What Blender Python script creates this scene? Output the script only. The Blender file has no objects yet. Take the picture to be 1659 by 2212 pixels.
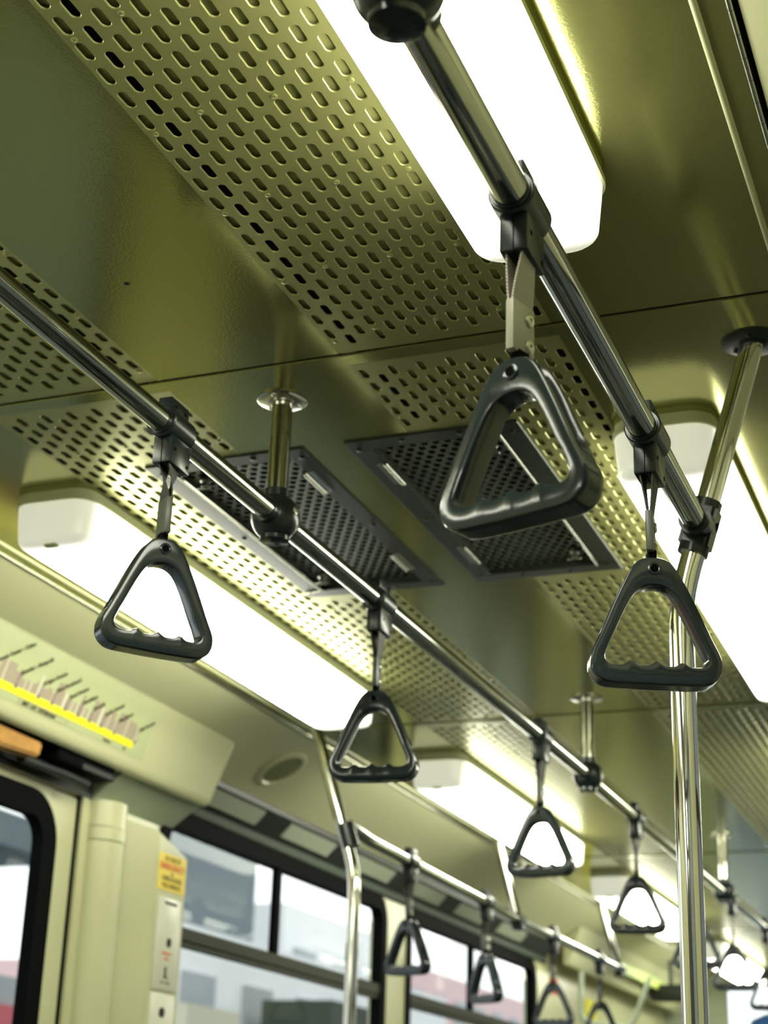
import bpy, bmesh, math, random
from mathutils import Vector, Matrix
random.seed(7)
PI = math.pi
col = bpy.context.scene.collection
H = 2.25            # flat ceiling height
XC = -0.928         # centre line of the car
CAM = Vector((0.0, 0.0, 1.25))

# ------------------------------------------------------------------ materials
def nodes(m):
    m.use_nodes = True
    return m.node_tree.nodes, m.node_tree.links, m.node_tree.nodes['Principled BSDF']

def mat(name, base, rough=0.5, metal=0.0, bump=0.0, bscale=300.0, vary=0.0, vscale=6.0, coat=0.0, spec=None,
        emit=None, estr=0.0, trans=0.0):
    m = bpy.data.materials.new(name)
    n, l, p = nodes(m)
    p.inputs['Base Color'].default_value = (*base, 1)
    p.inputs['Roughness'].default_value = rough
    p.inputs['Metallic'].default_value = metal
    p.inputs['Coat Weight'].default_value = coat
    p.inputs['Coat Roughness'].default_value = 0.12
    if spec is not None:
        p.inputs['Specular IOR Level'].default_value = spec
    if emit:
        p.inputs['Emission Color'].default_value = (*emit, 1)
        p.inputs['Emission Strength'].default_value = estr
    p.inputs['Transmission Weight'].default_value = trans
    tc = n.new('ShaderNodeTexCoord')
    if bump:
        t = n.new('ShaderNodeTexNoise'); t.inputs['Scale'].default_value = bscale; t.inputs['Detail'].default_value = 2
        l.new(tc.outputs['Object'], t.inputs['Vector'])
        b = n.new('ShaderNodeBump'); b.inputs['Strength'].default_value = bump; b.inputs['Distance'].default_value = 0.001
        l.new(t.outputs['Fac'], b.inputs['Height']); l.new(b.outputs['Normal'], p.inputs['Normal'])
    if vary:
        t = n.new('ShaderNodeTexNoise'); t.inputs['Scale'].default_value = vscale; t.inputs['Detail'].default_value = 4
        l.new(tc.outputs['Object'], t.inputs['Vector'])
        mx = n.new('ShaderNodeMix'); mx.data_type = 'RGBA'
        mx.inputs['A'].default_value = (*[c * (1 - vary) for c in base], 1)
        mx.inputs['B'].default_value = (*[min(1, c * (1 + vary)) for c in base], 1)
        l.new(t.outputs['Fac'], mx.inputs['Factor']); l.new(mx.outputs['Result'], p.inputs['Base Color'])
    return m

M = {}
M['ceil'] = mat('ceiling_metal', (.38, .38, .13), .15, .82, bump=.10, bscale=260, vary=.06, vscale=2.5)
M['perf'] = mat('perforated_metal', (.42, .42, .16), .30, .62, bump=.1, bscale=500, vary=.05)
M['back'] = mat('backing_metal', (.38, .38, .14), .4, .5)
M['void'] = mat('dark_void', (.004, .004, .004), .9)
M['cream'] = mat('cream_paint', (.50, .505, .29), .32, 0, bump=.06, bscale=200, vary=.05, vscale=3)
M['cream2'] = mat('cream_plastic', (.62, .62, .34), .25, 0, vary=.04)
M['greygreen'] = mat('grey_green_paint', (.36, .41, .29), .4, 0, vary=.08)
M['rim'] = mat('lamp_rim', (.58, .6, .34), .4, 0)
M['steel'] = mat('polished_steel', (.46, .47, .42), .08, 1.0, vary=.08, vscale=12)
M['steel_bright'] = mat('brightened_steel', (.78, .78, .74), .07, 1.0)  # steel brightened to stand for the window reflection on the poles
M['steel2'] = mat('brushed_steel', (.50, .50, .42), .22, 1.0, bump=.1, bscale=150)
M['hatch'] = mat('hatch_metal', (.035, .04, .03), .3, .5, vary=.3, vscale=20)
M['grille'] = mat('grille_metal', (.075, .085, .06), .3, .7)
M['grip'] = mat('grip_plastic', (.018, .027, .031), .15, 0, bump=.06, bscale=160, vary=.12, vscale=25, spec=.6)
M['clamp'] = mat('clamp_plastic', (.015, .022, .023), .25, 0, bump=.08, bscale=300, vary=.1)
M['black'] = mat('black_rubber', (.003, .0035, .0035), .6, spec=.02)
M['darkgrey'] = mat('dark_grey', (.018, .022, .02), .45, spec=.3, vary=.3, vscale=15)
M['buckle'] = mat('buckle_plastic', (.36, .36, .27), .4, 0, bump=.15, bscale=300)
M['buckle_shaded'] = mat('shaded_buckle', (.10, .11, .09), .35, 0)  # same buckle plastic, darkened along with the shaded straps
M['screw'] = mat('zinc_screw', (.5, .5, .42), .28, .9)
M['darkgreen'] = mat('dark_green_paint', (.05, .065, .05), .6, spec=.15)
M['bar'] = mat('olive_bar', (.03, .034, .02), .5, spec=.15)
M['olive'] = mat('olive_mesh', (.16, .17, .07), .5)
M['ad'] = mat('ad_strip', (.36, .4, .3), .4)
M['yellow'] = mat('yellow_print', (.78, .72, .0), .5)
M['mapbg'] = mat('map_print', (.42, .46, .24), .45)
M['sky1'] = mat('map_skyline', (.36, .30, .22), .5)
def skyline_mat():
    m = mat('map_skyline', (.36, .30, .22), .5)
    n, l = m.node_tree.nodes, m.node_tree.links; p = n['Principled BSDF']
    tc = n.new('ShaderNodeTexCoord'); mp_ = n.new('ShaderNodeMapping'); mp_.inputs['Scale'].default_value = (0, 1, .02)
    t = n.new('ShaderNodeTexNoise'); t.inputs['Scale'].default_value = 62; t.inputs['Detail'].default_value = 0
    r = n.new('ShaderNodeValToRGB'); r.color_ramp.interpolation = 'LINEAR'
    r.color_ramp.elements[0].position = .60; r.color_ramp.elements[0].color = (.34, .28, .20, 1)
    r.color_ramp.elements[1].position = .64; r.color_ramp.elements[1].color = (.62, .61, .44, 1)
    l.new(tc.outputs['Object'], mp_.inputs[0]); l.new(mp_.outputs[0], t.inputs['Vector']); l.new(t.outputs['Fac'], r.inputs[0]); l.new(r.outputs[0], p.inputs['Base Color'])
    return m
M['skyline'] = skyline_mat()
M['ink'] = mat('olive_ink', (.05, .04, .003), .6)
M['violet'] = mat('violet_ink', (.12, .07, .2), .6)
M['sticker'] = mat('sticker_yellow', (.80, .60, .01), .4)
M['red'] = mat('red_print', (.75, .12, .01), .5)
M['white'] = mat('white_plate', (.62, .63, .48), .3)
M['orange'] = mat('orange_plastic', (.55, .29, .08), .4, vary=.6, vscale=25)
M['seat'] = mat('dark_seat', (.05, .06, .05), .4)  # dark tone for unseen benches, chosen for the ceiling reflection
M['lower'] = mat('dimming_dark', (.035, .038, .03), .5)  # dark so the unseen lower car reflects dim in the ceiling
M['floor'] = mat('floor_vinyl', (.02, .022, .018), .5, vary=.15)
M['pink'] = mat('pink_banner', (.6, .12, .15), .6)
M['sky2b'] = mat('cream_box', (.62, .6, .45), .6)
M['platform'] = mat('daylight_block_paint', (.26, .27, .26), .7, vary=.2, vscale=1)  # paint of the unseen wall that holds back daylight
M['roof'] = mat('facade_dark', (.16, .2, .22), .8)
M['facade'] = mat('facade_white', (.92, .93, .94), .8, vary=.08, vscale=.8)
M['facade2'] = mat('facade_grey', (.42, .45, .47), .8, vary=.15, vscale=.8)
M['facade3'] = mat('facade_pink', (.72, .5, .52), .8)
M['blue'] = mat('blue_fabric', (.01, .07, .22), .6)
M['lime'] = mat('lime_print', (.45, .6, .12), .5)
M['teal'] = mat('dark_teal', (.02, .07, .06), .6)

def webbing():
    m = bpy.data.materials.new('ribbed_webbing')
    n, l, p = nodes(m)
    tc = n.new('ShaderNodeTexCoord')
    w = n.new('ShaderNodeTexWave'); w.wave_type = 'BANDS'; w.bands_direction = 'DIAGONAL'
    w.inputs['Scale'].default_value = 210
    l.new(tc.outputs['Object'], w.inputs['Vector'])
    r = n.new('ShaderNodeValToRGB')
    r.color_ramp.elements[0].color = (.16, .15, .12, 1); r.color_ramp.elements[1].color = (.68, .64, .55, 1)
    l.new(w.outputs['Fac'], r.inputs['Fac']); l.new(r.outputs['Color'], p.inputs['Base Color'])
    b = n.new('ShaderNodeBump'); b.inputs['Strength'].default_value = .5; b.inputs['Distance'].default_value = .0008
    l.new(w.outputs['Fac'], b.inputs['Height']); l.new(b.outputs['Normal'], p.inputs['Normal'])
    p.inputs['Roughness'].default_value = .6
    return m
M['web'] = webbing()
M['web_shaded'] = mat('shaded_webbing', (.05, .052, .045), .6, bump=.3, bscale=400)  # same webbing with shade in its colour, for straps facing away

def lens_mat():
    """opal diffuser: the tubes inside stop short of the moulded ends, so the ends glow less"""
    m = bpy.data.materials.new('opal_diffuser')
    n, l, p = nodes(m)
    p.inputs['Base Color'].default_value = (.74, .76, .5, 1)
    p.inputs['Roughness'].default_value = .25
    tc = n.new('ShaderNodeTexCoord'); sx = n.new('ShaderNodeSeparateXYZ')
    l.new(tc.outputs['Object'], sx.inputs[0])
    a = n.new('ShaderNodeMath'); a.operation = 'ABSOLUTE'; l.new(sx.outputs['Y'], a.inputs[0])
    mr = n.new('ShaderNodeMapRange'); mr.interpolation_type = 'SMOOTHSTEP'
    mr.inputs['From Min'].default_value = .52; mr.inputs['From Max'].default_value = .635
    mr.inputs['To Min'].default_value = LAMP; mr.inputs['To Max'].default_value = .5
    l.new(a.outputs[0], mr.inputs['Value'])
    p.inputs['Emission Color'].default_value = (1, 1, .84, 1)
    l.new(mr.outputs['Result'], p.inputs['Emission Strength'])
    return m
LAMP = 13.5
M['lens'] = lens_mat()

def glass_mat():
    m = bpy.data.materials.new('window_glass')
    m.use_nodes = True
    n, l = m.node_tree.nodes, m.node_tree.links
    n.remove(n['Principled BSDF'])
    t = n.new('ShaderNodeBsdfTransparent'); t.inputs[0].default_value = (.93, .96, .95, 1)
    g = n.new('ShaderNodeBsdfGlossy'); g.inputs['Roughness'].default_value = .03
    lw = n.new('ShaderNodeLayerWeight'); lw.inputs['Blend'].default_value = .5
    f = n.new('ShaderNodeMath'); f.operation = 'POWER'; f.inputs[1].default_value = 5.0
    l.new(lw.outputs['Facing'], f.inputs[0])
    f2 = n.new('ShaderNodeMath'); f2.operation = 'MULTIPLY'; f2.inputs[1].default_value = .35; l.new(f.outputs[0], f2.inputs[0]); f = f2
    mx = n.new('ShaderNodeMixShader')
    l.new(f.outputs[0], mx.inputs[0]); l.new(t.outputs[0], mx.inputs[1]); l.new(g.outputs[0], mx.inputs[2])
    l.new(mx.outputs[0], n['Material Output'].inputs[0])
    return m
M['glass'] = glass_mat()

# ------------------------------------------------------------------ helpers
def link(name, me, m, parent=None, smooth=False):
    if m is not None:
        me.materials.append(m)
    if smooth:
        me.shade_smooth()
        me.set_sharp_from_angle(angle=math.radians(smooth if smooth is not True else 40))
    o = bpy.data.objects.new(name, me)
    col.objects.link(o)
    if parent is not None:
        o.parent = parent
    return o

class MB:
    def __init__(s):
        s.bm = bmesh.new()
    def quad(s, a, b, c, d):
        s.bm.faces.new([s.bm.verts.new(p) for p in (a, b, c, d)])
    def poly(s, pts):
        s.bm.faces.new([s.bm.verts.new(p) for p in pts])
    def box(s, lo, hi, bevel=0.0, seg=2, M4=None):
        lo, hi = [min(a, b) for a, b in zip(lo, hi)], [max(a, b) for a, b in zip(lo, hi)]
        t = bmesh.new()
        bmesh.ops.create_cube(t, size=1)
        for v in t.verts:
            v.co = Vector([lo[i] + (v.co[i] + .5) * (hi[i] - lo[i]) for i in range(3)])
        if bevel:
            bmesh.ops.bevel(t, geom=t.edges[:], offset=bevel, segments=seg, profile=.5, affect='EDGES')
        if M4 is not None:
            bmesh.ops.transform(t, matrix=M4, verts=t.verts)
        s.add(t)
    def add(s, t):
        me = bpy.data.meshes.new('t'); t.to_mesh(me); t.free()
        s.bm.from_mesh(me); bpy.data.meshes.remove(me)
    def tube(s, pts, r, n=24, caps=True, radii=None):
        pts = [Vector(p) for p in pts]
        rings = []
        prev = None
        for i, p in enumerate(pts):
            d = (pts[min(i + 1, len(pts) - 1)] - pts[max(i - 1, 0)]).normalized()
            if prev is None:
                up = Vector((0, 0, 1)) if abs(d.z) < .9 else Vector((1, 0, 0))
                a = d.cross(up).normalized()
            else:
                a = (prev - d * prev.dot(d)).normalized()
            prev = a
            b = d.cross(a)
            rr = radii[i] if radii else r
            rings.append([s.bm.verts.new(p + (a * math.cos(2 * PI * k / n) + b * math.sin(2 * PI * k / n)) * rr) for k in range(n)])
        for q0, q1 in zip(rings, rings[1:]):
            for k in range(n):
                s.bm.faces.new((q0[k], q0[(k + 1) % n], q1[(k + 1) % n], q1[k]))
        if caps:
            s.bm.faces.new(list(reversed(rings[0]))); s.bm.faces.new(rings[-1])
    def lathe(s, prof, origin, axis=(0, 0, 1), n=24):
        """prof: (radius, height) pairs along the axis"""
        ax = Vector(axis).normalized(); o = Vector(origin)
        a = ax.orthogonal().normalized(); b = ax.cross(a)
        rings = [[s.bm.verts.new(o + ax * h + (a * math.cos(2 * PI * k / n) + b * math.sin(2 * PI * k / n)) * max(r, 1e-5)) for k in range(n)] for r, h in prof]
        for q0, q1 in zip(rings, rings[1:]):
            for k in range(n):
                s.bm.faces.new((q0[k], q0[(k + 1) % n], q1[(k + 1) % n], q1[k]))
        s.bm.faces.new(list(reversed(rings[0]))); s.bm.faces.new(rings[-1])
    def prism(s, prof, y0, y1, f=None):
        """prof: (x, z) outline extruded along y"""
        a = [s.bm.verts.new((x, y0, z)) for x, z in prof]; b = [s.bm.verts.new((x, y1, z)) for x, z in prof]
        n = len(prof)
        s.bm.faces.new(a); s.bm.faces.new(list(reversed(b)))
        for i in range(n):
            s.bm.faces.new((a[i], b[i], b[(i + 1) % n], a[(i + 1) % n]))
    def build(s, name, m, parent=None, smooth=False, M4=None):
        bmesh.ops.recalc_face_normals(s.bm, faces=s.bm.faces[:])
        if M4 is not None:
            bmesh.ops.transform(s.bm, matrix=M4, verts=s.bm.verts)
        me = bpy.data.meshes.new(name); s.bm.to_mesh(me); s.bm.free()
        return link(name, me, m, parent, smooth)

def tag(o, label=None, cat=None, group=None, kind=None):
    if label: o['label'] = label
    if cat: o['category'] = cat
    if group: o['group'] = group
    if kind: o['kind'] = kind
    return o

def thing(name, loc, label, cat, group=None, rz=0.0):
    o = bpy.data.objects.new(name, None); col.objects.link(o)
    o.empty_display_size = .05
    o.location = loc; o.rotation_euler = (0, 0, rz)
    return tag(o, label, cat, group)

def copy_tree(o, parent=None):
    c = o.copy(); col.objects.link(c)
    if parent is not None:
        c.parent = parent
    for ch in list(o.children):
        copy_tree(ch, c)
    return c

def struct(o):
    o['kind'] = 'structure'; return o

def text(name, body, size, m, parent, mat4, ext=.0002, align='LEFT'):
    cu = bpy.data.curves.new(name, 'FONT'); cu.body = body; cu.size = size; cu.extrude = ext
    cu.align_x = align; cu.materials.append(m); cu.resolution_u = 2
    cu.offset = size * (.05 if name == 'station_name' else .025)
    t = bpy.data.objects.new('t', cu); col.objects.link(t)
    me = bpy.data.meshes.new_from_object(t.evaluated_get(bpy.context.evaluated_depsgraph_get()))
    bpy.data.objects.remove(t)
    me.name = name
    o = bpy.data.objects.new(name, me); col.objects.link(o); o.parent = parent
    o.matrix_local = mat4
    return o

def D(s, d):        # x of a point at distance d from the centre line, on side s (-1 left, +1 right)
    return XC + s * d

# ------------------------------------------------------------------ ceiling
PX, PY = .0210, .0414
SEAMS = [-.0955 + 1.9025 * k for k in range(-1, 6)]
BAY = [(SEAMS[i], SEAMS[i + 1]) for i in range(len(SEAMS) - 1)]
HATCH = (2.075, 2.735)
HBAY = 2            # the bay that carries the two air hatches
Y_END = 9.40
Y_BACK = SEAMS[0]

def hole_cell(bm, cx, cy, hx, hy, ax, ay, z, up, seg=4, lip=True):
    """a rectangle (half sizes hx, hy) with a stadium hole (half width ax, half length ay)"""
    pts = []
    for q, (sx, sy) in enumerate(((1, 1), (-1, 1), (-1, -1), (1, -1))):
        for i in range(seg + 1):
            t = (q + i / seg) * PI / 2
            pts.append((cx + ax * math.cos(t), cy + (ay - ax) * sy + ax * math.sin(t)))
    n = len(pts)
    ring = [bm.verts.new((x, y, z)) for x, y in pts]
    outer = []
    for q, (sx, sy) in enumerate(((1, 1), (-1, 1), (-1, -1), (1, -1))):
        outer.append(bm.verts.new((cx + hx * sx, cy + hy * sy, z)))
    for q in range(4):
        k0 = q * (seg + 1)
        for i in range(seg):
            bm.faces.new((outer[q], ring[k0 + i], ring[k0 + i + 1]))
        bm.faces.new((outer[q], ring[k0 + seg], ring[(k0 + seg + 1) % n], outer[(q + 1) % 4]))
    if lip:
        r2 = [bm.verts.new((cx + (x - cx) * .86, cy + (y - cy) * .95, z + up * .45)) for x, y in pts]
        r3 = [bm.verts.new((cx + (x - cx) * .82, cy + (y - cy) * .94, z + up)) for x, y in pts]
        for a, b in ((ring, r2), (r2, r3)):
            for k in range(n):
                bm.faces.new((a[k], b[k], b[(k + 1) % n], a[(k + 1) % n]))

def strip_mesh(side, y0, y1, hatch):
    mb = MB(); bm = mb.bm
    s0 = y0
    def rect(xa, xb, ya, yb):
        if yb - ya > 1e-4:
            mb.quad((XC + side * xa, ya, H), (XC + side * xb, ya, H), (XC + side * xb, yb, H), (XC + side * xa, yb, H))
    for k in range(14):
        d = .147 + PX * k
        cut = hatch and k <= 7
        off = .0635 if k % 2 == 0 else .0635 - PY / 2
        cells = []
        j = 0
        while True:
            yc = s0 + off + PY * j; j += 1
            if yc + PY / 2 > y1 - .002: break
            if yc - PY / 2 < y0 + .03: continue
            if cut and yc > HATCH[0] - .035 and yc < HATCH[1] + .035: continue
            cells.append(yc)
            hole_cell(bm, XC + side * d, yc, PX / 2, PY / 2, .0058, .0147, H, .0016)
        y = y0
        for yc in cells + [None]:
            ya = y1 if yc is None else yc - PY / 2
            if ya - y > 1e-4:
                if cut and y < HATCH[0] < ya:
                    rect(d - PX / 2, d + PX / 2, y, HATCH[0]); rect(d - PX / 2, d + PX / 2, HATCH[1], ya)
                else:
                    rect(d - PX / 2, d + PX / 2, y, ya)
            if yc is not None: y = yc + PY / 2
    bmesh.ops.remove_doubles(bm, verts=bm.verts[:], dist=1e-5)
    for f in bm.faces: f.normal_update()
    me = bpy.data.meshes.new('perforated_strip')
    # make the plate face down
    bmesh.ops.recalc_face_normals(bm, faces=bm.faces[:])
    bm.to_mesh(me); bm.free()
    return me

ceiling = MB()
def crect(d0, d1, ya, yb):
    for s in (-1, 1):
        a, b = D(s, d0), D(s, d1)
        ceiling.quad((a, ya, H), (b, ya, H), (b, yb, H), (a, yb, H))
for i, (a, b) in enumerate(BAY):
    a2, b2 = a + .003, b - .0015
    if i == HBAY:
        crect(0, .0325, a2, b2)
        crect(.0325, .1365, a2, HATCH[0]); crect(.0325, .1365, HATCH[1], b2)
    else:
        crect(0, .1365, a2, b2)
    crect(.4305, .7215, a2, b2)
    crect(.7215, .752, a2, b2)
bmesh.ops.remove_doubles(ceiling.bm, verts=ceiling.bm.verts[:], dist=1e-5)
ceiling = struct(ceiling.build('ceiling', M['ceil']))
for s in (-1, 1):
    for i, (a, b) in enumerate(BAY):
        me = strip_mesh(s, a + .003, b - .0015, i == HBAY)
        link('perforated_strip', me, M['perf'], ceiling)
        bk = MB()
        for (d0, d1) in ((.1366, .1575), (.1785, .4095)):
            z = H + .0048
            if i == HBAY:
                rr = []
                if d0 < .3: rr += [(d0, min(d1, .3045), a, HATCH[0]), (d0, min(d1, .3045), HATCH[1], b)]
                if d1 > .3045: rr += [(.3045, d1, a, b)]
            else: rr = [(d0, d1, a, b)]
            for (p, q, ya, yb) in rr:
                bk.quad((D(s, p), ya, z), (D(s, q), ya, z), (D(s, q), yb, z), (D(s, p), yb, z))
        bk.build('backing_sheet', M['back'], ceiling)
        # rivets between the slots
        rv = MB()
        for k, ph in ((0, 0), (3, -.5), (7, -.5), (11, -.5)):
            d = .147 + PX * k
            y = a + .003 + .0635 + PY * (ph + 3.5) - (0 if k % 2 == 0 else PY / 2) + (0 if k % 2 == 0 else PY / 2)
            while y < b - .03:
                if not (i == HBAY and k < 9 and HATCH[0] - .03 < y < HATCH[1] + .03):
                    rv.lathe([(.0036, 0), (.0036, -.0006), (.0026, -.0013), (.001, -.0015), (.0008, -.0007), (.0001, -.0007)],
                             (D(s, d), y, H), n=10)
                y += PY * 4
        rv.build('rivets', M['perf'], ceiling, smooth=30)
# small screw holes / plugs in the smooth middle strip
sd = MB()
for (x, y) in ((-.974, 1.235), (-.97, 1.55), (-.97, .75)):
    sd.lathe([(.004, .0002), (.004, -.0008), (.0025, -.001), (.002, .0), (.0001, .0)], (x, y, H), n=12)
sd.build('plug', M['darkgrey'], ceiling)
# black roof sheet, added to keep light out above the open slots
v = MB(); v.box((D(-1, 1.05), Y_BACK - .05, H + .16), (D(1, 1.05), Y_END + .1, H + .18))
v.build('roof_light_block', M['void'], ceiling)

# seam bars across the ceiling, ridge trims and piano hinges along it
for i, s0 in enumerate(SEAMS[1:-1]):
    t = MB()
    t.box((D(-1, .752), s0 + .003, H - .0022), (D(1, .752), s0 + .031, H + .001), .0008, 1)
    struct(t.build('trim_%d' % (i + 1), M['ceil']))
n = len(SEAMS)
for s, nm in ((-1, 'left'), (1, 'right')):
    t = MB(); t.tube([(D(s, .7215), Y_BACK, H), (D(s, .7215), Y_END, H)], .0038, 12)
    struct(t.build('trim_ridge_' + nm, M['cream'], smooth=True))
    hg = MB(); y = Y_BACK
    while y < Y_END - .05:
        hg.tube([(D(s, .7525), y, H - .001), (D(s, .7525), y + .0365, H - .001)], .0032, 10)
        y += .0375
    o = hg.build('trim_hinge_' + nm, M['steel2'], smooth=40); struct(o)
    g = MB(); g.box((D(s, .7565), Y_BACK, H + .002), (D(s, .763), Y_END, H + .004)); g.build('hinge_gap', M['black'], o)

# ------------------------------------------------------------------ side coves, header boxes, walls
DW = 1.032          # wall plane
COVE = [(.761, H - .001), (.815, H - .022), (.872, H - .050), (.925, H - .083), (.972, H - .115)]
def cove(s, y0, y1, nm):
    mb = MB()
    out = [(D(s, d), z) for d, z in COVE] + [(D(s, d), z + .012) for d, z in reversed(COVE)]
    mb.prism(out, y0, y1)
    return struct(mb.build('wall_cove_' + nm, M['cream'], smooth=30))
cove(-1, Y_BACK, 5.50, 'left'); cove(-1, 5.504, Y_END, 'left_far')
cove(1, Y_BACK, Y_END, 'right')

def recess(s, y):
    # oval speaker recess in the cove panel
    pos = Vector((D(s, .877), y, H - .0560))
    n = Vector((-s * .5, 0, -.866)).normalized()
    u = Vector((0, 1, 0)); w = n.cross(u)
    R4 = Matrix(((u.x, w.x, n.x, pos.x), (u.y, w.y, n.y, pos.y), (u.z, w.z, n.z, pos.z), (0, 0, 0, 1)))
    r = thing('speaker_cover', (0, 0, 0), 'round cream speaker ring set into the sloping ceiling panel', 'speaker')
    a = MB(); a.lathe([(.074, 0), (.074, .003), (.068, .006), (.060, .006), (.056, .001), (.0001, .001)], (0, 0, 0), n=36)
    a.build('ring', M['cream'], r, smooth=40, M4=R4)
    a = MB(); a.lathe([(.055, .0), (.055, .0016), (.0001, .0020)], (0, 0, 0), n=36)
    a.build('speaker_mesh', M['olive'], r, M4=R4)
    return r
recess(-1, 3.875)

def header(s, y0, y1, label):
    r = thing('door_header', (D(s, .9), y0, 2.1), label, 'panel')
    T = Matrix.Translation(-r.location)
    mb = MB()
    P = [(.8715, 2.198), (.874, 2.195), (.9245, 2.058), (.928, 2.047), (.935, 2.040), (.945, 2.037), (.950, 2.041), (.950, 2.146), (.925, 2.164), (.872, 2.197)]
    mb.prism([(D(s, d), z) for d, z in P], y0, y1)
    bmesh.ops.bevel(mb.bm, geom=[e for e in mb.bm.edges if all(abs(v.co.y - y1) < 1e-6 for v in e.verts)], offset=.004, segments=2, affect='EDGES')
    mb.build('cover', M['cream'], r, smooth=35, M4=T)
    return r
hdr = header(-1, 1.2, 3.58, 'cream panel box over the left door with the route map')
hdr2 = header(-1, 6.95, 9.3, 'cream panel box high on the far left wall, carrying a lime strip')
hdr3 = header(1, -1.0, 1.6, 'cream panel box over the right door')

def wall(s, nm, openings, y0, y1):
    """side wall as solid pieces around its openings: (ya, yb, za, zb)"""
    mb = MB()
    ys = y0
    for (ya, yb, za, zb) in sorted(openings):
        mb.box((D(s, DW), ys, 0), (D(s, DW + .05), ya, 2.2))
        mb.box((D(s, DW), ya, zb), (D(s, DW + .05), yb, 2.2))
        if za > 0: mb.box((D(s, DW), ya, 0), (D(s, DW + .05), yb, za))
        ys = yb
    mb.box((D(s, DW), ys, 0), (D(s, DW + .05), y1, 2.2))
    return struct(mb.build('wall_' + nm, M['cream']))
WTOP = 2.03
W1 = (3.54, 5.06, 1.05, WTOP); W2 = (5.27, 6.80, 1.05, WTOP)
DL = (1.45, 3.17, 0, 1.985); DL2 = (7.1, 8.7, 0, 1.985)
wall(-1, 'left', [DL, W1, W2], Y_BACK, Y_END)
WR = [(-1.7, -.9, 1.05, 2.03), (1.95, 3.3, 1.05, 2.03), (3.5, 5.0, 1.05, 2.03), (5.27, 6.8, 1.05, 2.03)]
wall(1, 'right', WR + [(-.6, 1.4, 0, 1.985)], Y_BACK, Y_END)

def rrect(y0, y1, z0, z1, r, seg=8):
    pts = []
    for (cy, cz, a0) in ((y1 - r, z1 - r, 0), (y0 + r, z1 - r, PI / 2), (y0 + r, z0 + r, PI), (y1 - r, z0 + r, 3 * PI / 2)):
        for i in range(seg + 1):
            a = a0 + i / seg * PI / 2
            pts.append((cy + r * math.cos(a), cz + r * math.sin(a)))
    return pts

def frame_ring(s, y0, y1, z0, z1, r, w, d0, d1, name, m, parent, bev=.003):
    """a rounded rectangular ring of width w between depths d0 (inside) and d1"""
    mb = MB(); bm = mb.bm
    o = rrect(y0, y1, z0, z1, r); q = rrect(y0 + w, y1 - w, z0 + w, z1 - w, max(r - w, .01))
    O0 = [bm.verts.new((D(s, d0), y, z)) for y, z in o]; I0 = [bm.verts.new((D(s, d0), y, z)) for y, z in q]
    O1 = [bm.verts.new((D(s, d1), y, z)) for y, z in o]; I1 = [bm.verts.new((D(s, d1), y, z)) for y, z in q]
    k = len(o)
    for i in range(k):
        j = (i + 1) % k
        bm.faces.new((O0[i], O0[j], I0[j], I0[i])); bm.faces.new((O1[i], I1[i], I1[j], O1[j]))
        bm.faces.new((I0[i], I0[j], I1[j], I1[i])); bm.faces.new((O0[i], O1[i], O1[j], O0[j]))
    return mb.build(name, m, parent, smooth=35)

def window(s, spec, num, mull=True, bar=1.755):
    y0, y1, z0, z1 = spec
    w = bpy.data.objects.new('window_%d' % num, None); col.objects.link(w); w['kind'] = 'structure'
    w.location = (D(s, DW), y0, z0)
    T = Matrix.Translation(-w.location)
    def fin(o): o.data.transform(T); return o
    fin(frame_ring(s, y0 - .012, y1 + .012, z0 - .012, z1 + .012, .085, .045, DW - .006, DW + .03, 'gasket', M['black'], w))
    # corner fillers between gasket and square opening are part of the gasket's outer flange
    b = MB(); b.box((D(s, DW - .002), y0, bar - .022), (D(s, DW + .025), y1, bar + .012), .003, 1)
    b.box((D(s, DW + .002), y0, bar - .034), (D(s, DW + .022), y1, bar - .022))
    fin(b.build('transom_bar', M['bar'], w))
    if mull:
        b = MB(); ym = y0 + (y1 - y0) * .46
        b.box((D(s, DW + .001), ym - .016, bar), (D(s, DW + .02), ym + .016, z1 - .02), .002, 1)
        fin(b.build('mullion', M['black'], w))
    g = MB(); g.box((D(s, DW + .012), y0 + .01, z0 + .01), (D(s, DW + .016), y1 - .01, z1 - .01))
    fin(g.build('window_pane', M['glass'], w))
    return w
window(-1, W1, 1); window(-1, W2, 2)
for k, wspec in enumerate(WR): window(1, wspec, 3 + k)

for s_, nm_ in ((-1, 'left'), (1, 'right')):
    for k_, (ya_, yb_) in enumerate(((3.54, 6.98), (8.76, Y_END - .03)) if s_ < 0 else ((1.45, 7.0), (Y_BACK, -.66))):
        b_ = MB(); b_.box((D(s_, DW - .006), ya_, .0), (D(s_, DW - .001), yb_, 1.03)); struct(b_.build('dimming_panel_%s_%d' % (nm_, k_ + 1), M['lower']))  # unseen dark panels, added to dim what the ceiling reflects
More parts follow.
